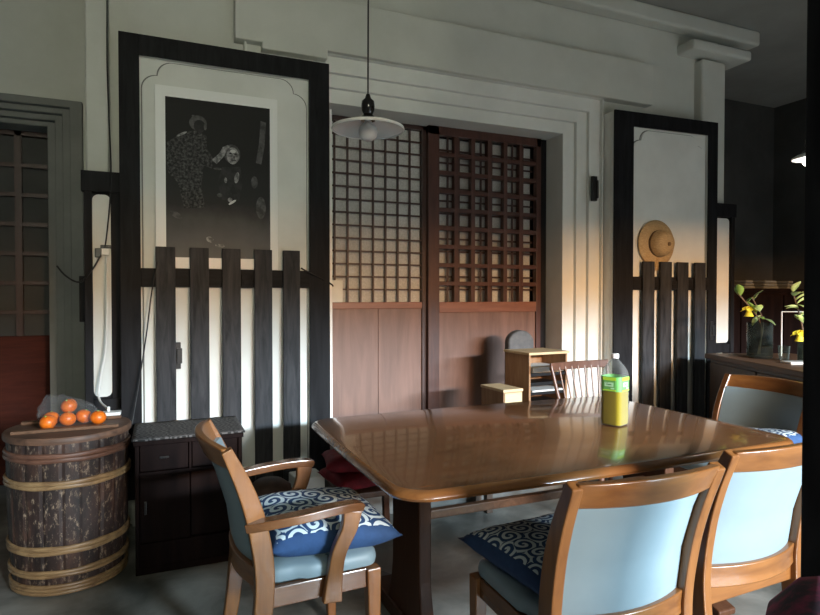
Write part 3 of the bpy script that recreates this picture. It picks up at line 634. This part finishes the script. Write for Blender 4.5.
# ------------------------------------------------------------------ low chest
ch = thing('low_chest', 'low black wooden chest with two drawers and sliding doors beside the barrel', 'chest', (.125, 3.06, 0))
MB().box(-.232, .232, -.175, .185, 0, .035).box(-.232, -.214, -.175, .185, .035, .60).box(.214, .232, -.175, .185, .035, .60).box(-.214, .214, .16, .185, .035, .60).box(-.238, .238, -.185, .188, .585, .605).box(-.214, .214, -.175, .16, .445, .462).box(-.214, .214, -.175, .16, .035, .14).box(-.006, .006, -.175, .16, .462, .585).build('carcass', 'chest', ch, .003)
for s in (-1, 1):
    o = MB().box(min(s * .009, s * .211), max(s * .009, s * .211), -.171, .10, .466, .582).build('drawer', 'chest', ch, .003)
    MB().box(s * .11 - .02, s * .11 + .02, -.180, -.171, .52, .528).build('pull', 'black_metal', o, .002)
    o = MB().box(min(s * .002, s * .212), max(s * .002, s * .212), -.168 + .01 * (s > 0), -.150 + .01 * (s > 0), .142, .443).build('door', 'chest', ch, .003)
    MB().box(s * .19 - .005, s * .19 + .005, -.172 + .01 * (s > 0), -.166 + .01 * (s > 0), .27, .33).build('finger_pull', 'black_metal', o, .002)
m = MB(); n = 24; rs = []
g = [[Vector((-.244 + .488 * i / n, -.192 + .384 * j / 10, .6165 + .003 * noise.noise(Vector((i * .5, j * .5, 0))))) for j in range(11)] for i in range(n + 1)]
for i in range(n):
    for j in range(10): m.flat([g[i][j], g[i + 1][j], g[i + 1][j + 1], g[i][j + 1]])
bmesh.ops.remove_doubles(m.b, verts=m.b.verts[:], dist=1e-5)
cv = m.build('woven_cover', 'chest_cover', None, smooth=True, loc=(.125, 3.06, 0)); sd = cv.modifiers.new('thick', 'SOLIDIFY'); sd.thickness = .008; sd.offset = -1
tag(cv, 'dark woven patterned cover lying on the low chest', 'cover')

# ------------------------------------------------------------------ things behind the table, left
st = thing('low_stool', 'low stool behind the table corner carrying red cushions', 'stool', (.95, 2.77, 0))
MB().box(-.17, .17, -.15, .15, .30, .33).build('seat', 'table_leg', st, .006)
for sx in (-1, 1):
    for sy in (-1, 1): MB().sweep([(sx * .145, sy * .125, 0), (sx * .13, sy * .11, .30)], .032, .032).build('leg', 'table_leg', st, .003)
cushion('seat_cushion', 'dark red cushion, lower of two on the low stool behind the table corner', (.89, 2.77, .372), R(8), .30, .085, ['maroon', 'maroon'], seed=11)
cushion('seat_cushion', 'dark red cushion, upper of two on the low stool behind the table corner', (.86, 2.77, .452), R(-10), .27, .085, ['maroon', 'maroon'], seed=12)
bx_ = thing('storage_box', 'low white lidded box on the floor between chest and table', 'box', (.70, 3.03, 0), R(6))
MB().box(-.07, .07, -.07, .07, 0, .25).build('box_body', 'paper_white', bx_, .006); MB().box(-.074, .074, -.074, .074, .248, .33).build('lid', 'white_plastic', bx_, .006)
m = MB(); m.lathe([(.001, 0), (.09, .004), (.115, .05), (.118, .17), (.115, .30), (.10, .36), (.06, .39), (.001, .395)], 24); 
tag(m.build('cloth_bag', 'brown_cloth', smooth=True, loc=(.47, 2.80, 0)), 'rounded dark brown bag standing on the floor behind the armchair', 'bag')

# ------------------------------------------------------------------ crates, bench, spindle chair
bn = thing('bench', 'low dark bench against the wall under the wooden crates', 'bench', (2.10, 3.0, 0))
BY0, BY1 = -.10, .13
MB().box(-.36, .42, -.20, .32, .47, .50).build('seat', 'counter_front', bn, .004)
for sx in (-.33, .38):
    for sy in (-.17, -.04): MB().box(sx - .02, sx + .02, sy - .02, sy + .02, 0, .47).build('leg', 'counter_front', bn, .003)
bn.location = (2.08, 3.13, 0)
CR = ((2.07, 3.02, .50), R(3))
ct = thing('wooden_crate', 'tall raw wood crate standing open, holding black trays of paper', 'crate', *CR)
cw, cdp, chh = .30, .25, .41
MB().box(0, .014, 0, cdp, 0, chh - .015).box(cw - .014, cw, 0, cdp, 0, chh - .015).box(.014, cw - .014, cdp - .012, cdp, 0, chh - .015).box(.014, cw - .014, 0, cdp - .012, 0, .014).build('carcass', 'crate', ct, .002)
MB().box(-.008, cw + .008, -.012, cdp + .006, chh - .015, chh).build('top_board', 'crate_pale', ct, .002)
for k in range(5): MB().box(.016, cw - .016, .012, cdp - .02, .03 + k * .058, .036 + k * .058).box(.016, cw - .016, .006, .012, .03 + k * .058, .050 + k * .058).build('tray', 'tray_black', ct, .001)
for k, zz in ((4, .284), (2, .165), (0, .05)):
    tag(MB().box(.03, cw - .03, .004, cdp - .03, zz, zz + (.032 if k == 4 else .010)).build('paper_stack', 'paper_white', None, loc=CR[0]),
        {4: 'thick white paper stack on the top tray of the open crate', 2: 'thin white paper stack on the middle tray of the open crate', 0: 'thin white paper stack on the lowest tray of the open crate'}[k], 'paper', 'paper in the open crate').rotation_euler = (0, 0, CR[1])
c2 = thing('wooden_crate', 'small closed wooden box left of the tall open crate', 'crate', (1.865, 2.98, .50), R(3))
MB().box(0, .135, 0, .24, 0, .185).build('box_body', 'crate', c2, .002); MB().box(-.004, .139, -.004, .244, .185, .202).build('lid', 'crate_pale', c2, .002)
MB().box(.006, .129, -.006, 0, .01, .18).build('front_board', 'crate_pale', c2, .001)
gx = 2.25
gb = MB().poly([(-.10, 0), (.10, 0)] + [(.10 * math.cos(R(a)), .44 + .085 * math.sin(R(a))) for a in range(0, 181, 15)], -.035, .035)
o = gb.build('upholstered_backrest', 'grey_cloth', bevel=.015, loc=(gx, 3.40, .50))
tag(o, 'dark grey round-topped backrest standing behind the open crate', 'backrest')

ws = thing('spindle_chair', 'walnut chair with a fan of thin spindles on the far side of the table', 'chair', (2.30, 2.60, 0))
m = MB(); m.polyz([(x * (1 - .06 * (y < 0)), y) for x, y in rr_outline(.19, .18, .06, 0, .02, 5)], .415, .445); m.build('seat', 'windsor', ws, .008)
for sx in (-1, 1):
    for sy in (-1, 1): MB().tube([(sx * .14, sy * .12, .42), (sx * .16, sy * .145, .22), (sx * .175, sy * .165, 0)], [.014, .018, .011], 10).build('leg', 'windsor', ws, smooth=True)
    MB().tube([(sx * .155, .155, .44), (sx * .18, .19, .65), (sx * .205, .232, .845)], [.013, .012, .010], 10).build('back_post', 'windsor', ws, smooth=True)
for k in range(7):
    u = -1 + 2 * (k + 1) / 8
    MB().tube([(u * .14, .158, .44), (u * .19, .236 + .012 * (1 - u * u), .84)], .0055, 8).build('spindle', 'windsor', ws, smooth=True)
MB().sweep([(.212 * u, .232 + .022 * (1 - u * u), .845 + .002 * u) for u in [-1 + .125 * k for k in range(17)]], .016, .045, (0, 1, 0)).build('crest_rail', 'windsor', ws, .004)

# ------------------------------------------------------------------ counter at the right
ca = math.atan2(.92, .38)  # direction of the front edge
cn = thing('counter', 'brown wooden counter behind the far right chair', 'counter', (3.565, 3.04, 0), ca - PI / 2)
# local: +y runs back along the edge, -y toward the viewer, +x away from the room
MB().box(0, .62, -1.75, 0, .815, .85).build('worktop', 'counter', cn, .005)
MB().box(.03, .60, -1.72, -.03, .07, .815).box(.06, .58, -1.7, -.05, 0, .07).build('cabinet_body', 'counter_front', cn, .003)
for k in range(3): MB().box(.018, .03, -1.70 + .56 * k, -1.16 + .56 * k, .10, .79).build('door', 'counter_front', cn, .003)
# vases and flowers
def vase(label, loc, r, h, stems, seed):
    t = thing('glass_vase', label, 'vase', loc)
    MB().lathe([(r * .9, 0), (r, .012), (r, h), (r - .004, h), (r - .004, .02), (.001, .014), (.001, 0)], 28).build('vase_body', 'vase_glass', t, smooth=True)
    return t
def leafm(m, p, d, up, L, W, curl=.3):
    d = d.normalized(); s = d.cross(up).normalized(); u = s.cross(d); a = []
    for k in range(7):
        t_ = k / 6; c = p + d * L * t_ + u * (-curl * L * t_ * t_); ww = W * math.sin(PI * min(.98, t_ * .92 + .06)) ; a.append((c - s * ww + u * ww * .3, c, c + s * ww + u * ww * .3))
    for q, r_ in zip(a, a[1:]): m.flat([q[0], q[1], r_[1], r_[0]]); m.flat([q[1], q[2], r_[2], r_[1]])
def sprig(label, base, mid, tip, seed, nleaf, blooms, lmats='leaf', name='flower_sprig'):
    t = thing(name, label, 'flower', base); b = Vector(base); rd = random.Random(seed)
    P = cat([Vector(base) - b, Vector(mid) - b, Vector(tip) - b], 8)
    MB().tube(P, .0045, 6).build('stem', 'stem', t, smooth=True)
    m = MB()
    for k in range(nleaf):
        p = P[min(len(P) - 1, int(len(P) * (.55 + .45 * k / nleaf)))]
        leafm(m, p, Vector((rd.uniform(-1, 1), rd.uniform(-1, .3), rd.uniform(-.2, 1))), Vector((.1, .2, 1)), rd.uniform(.07, .11), rd.uniform(.018, .030))
    bmesh.ops.remove_doubles(m.b, verts=m.b.verts[:], dist=1e-5)
    o = m.build('leaves', lmats, t, smooth=True); o['kind'] = 'stuff'
    so = o.modifiers.new('t', 'SOLIDIFY'); so.thickness = .0015
    for bx, by, bz in blooms:
        m = MB(); c = Vector((bx, by, bz)) - b
        for k in range(6):
            a = 2 * PI * k / 6; leafm(m, c, Vector((math.cos(a), math.sin(a) * .6, -.9)), Vector((0, 0, 1)), .062, .022, -.25)
        m.lathe([(.010, -.005), (.016, -.045), (.030, -.068), (.027, -.068), (.010, -.02), (.004, -.005)], 12, c=c)
        m.build('bloom', 'petal', t, smooth=True)
    return t
vx = (3.62, 2.66, .85)
vase('dark clear glass vase of flowers on the counter', vx, .075, .235, 3, 1)
def Dp(px, py, d):
    x = (px - 410) / 590; z = -(py - 307.5) / 590; p = R(-1.02); a = R(23)
    f = math.cos(p) - z * math.sin(p); u = math.sin(p) + z * math.cos(p)
    return (d * (x * math.cos(a) + f * math.sin(a)), d * (f * math.cos(a) - x * math.sin(a)), 1.25 + d * u)
D0 = 3.85
sprig('yellow flower on a bent stem leaning left out of the glass vase', (vx[0], vx[1], .875), Dp(760, 322, D0), Dp(737, 292, D0), 4, 5, [Dp(749, 306, D0)])
sprig('green leafy sprig with pale leaves above the glass vase', (vx[0] - .02, vx[1], .875), Dp(763, 322, D0), Dp(752, 297, D0), 9, 5, [], 'pale_leaf')
vx2 = Dp(806, 356, 3.6); vx2 = (vx2[0], vx2[1], .85)
vase('glass tumbler of leafy stems at the edge of the dark post', vx2, .045, .15, 2, 2)
sprig('bright green leafy spray hanging at the edge of the dark post', (vx2[0], vx2[1], .87), Dp(802, 325, 3.6), Dp(793, 292, 3.6), 21, 14, [Dp(800, 330, 3.55)], 'pale_leaf')
gl = Dp(784, 357, 3.75)
tag(MB().lathe([(.028, 0), (.034, .09), (.032, .09), (.026, .006), (.001, .006), (.001, 0)], 20).build('drinking_glass', 'bottle_plastic', smooth=True, loc=(gl[0], gl[1], .85)), 'small clear drinking glass beside the vase on the counter', 'glass')
fr = Dp(795, 345, 4.0)
f_ = thing('stand_frame', 'thin white wire stand behind the vase', 'stand', (fr[0], fr[1], .85), R(-25))
MB().tube([(-.09, 0, 0), (-.09, 0, .30), (.12, 0, .30), (.12, 0, 0)], .005, 8).build('wire', 'white_plastic', f_)
fr = Dp(797, 361, 3.55)
tag(MB().box(-.07, .10, -.05, .05, .0, .012).build('tray', 'white_plastic', bevel=.003, loc=(fr[0], fr[1], .85)), 'small white tray at the front of the counter by the post', 'tray').rotation_euler = (0, 0, R(-22))
# dark cupboard behind with folded cloths
cb = thing('cupboard', 'very dark cupboard behind the counter flowers', 'cupboard', (4.95, 4.1, 0))
MB().box(-.60, 1.2, -.25, .45, 0, 1.30).box(-.62, 1.22, -.27, .45, 1.30, 1.33).build('carcass', 'chest', cb, .004)
for k in range(3): MB().box(-.57 + k * .59, -.02 + k * .59, -.268, -.25, .1, 1.27).build('door', 'chest', cb, .003)
for k, (px, wd, lab) in enumerate(((742, .15, 'pale folded cloth at the left on the dark cupboard'), (763, .22, 'wide pale folded cloth at the middle of the dark cupboard'), (783, .12, 'small pale folded cloth at the right on the dark cupboard'))):
    p = Yp(px, 272, 4.0); m = MB()
    for q in range(3): m.box(-wd / 2 + .01 * q, wd / 2 - .015 * q, -.09, .09, .028 * q, .028 * (q + 1) - .003)
    tag(m.build('folded_cloth', 'plaster_grey_shade', bevel=.012, loc=(p[0], 4.0, 1.33)), lab, 'cloth', 'folded cloths on the cupboard')

# ------------------------------------------------------------------ cushion at the lower right corner
sx_, sy_ = .665, .42
so_ = thing('low_stool', 'stool by the dark post carrying the floral cushion', 'stool', (sx_, sy_, 0), R(-58))
MB().box(-.16, .16, -.17, .17, .476, .516).build('seat', 'table_leg', so_, .006)
for a in (-1, 1):
    for b in (-1, 1): MB().box(a * .13 - .02, a * .13 + .02, b * .14 - .02, b * .14 + .02, 0, .476).build('leg', 'table_leg', so_, .003)
m = MB(); m.lathe([(.001, -.055), (.10, -.07), (.16, -.06), (.195, -.03), (.205, 0), (.195, .03), (.16, .06), (.10, .07), (.001, .055)], 36, mtx=Matrix.Rotation(R(90), 4, 'Y'))
o = m.build('floral_cushion', 'pattern_red', smooth=True, loc=(sx_ + .012, sy_ - .008, .724)); o.rotation_euler = (0, 0, R(-58))
tag(o, 'magenta and dark floral cushion at the lower right corner', 'cushion')
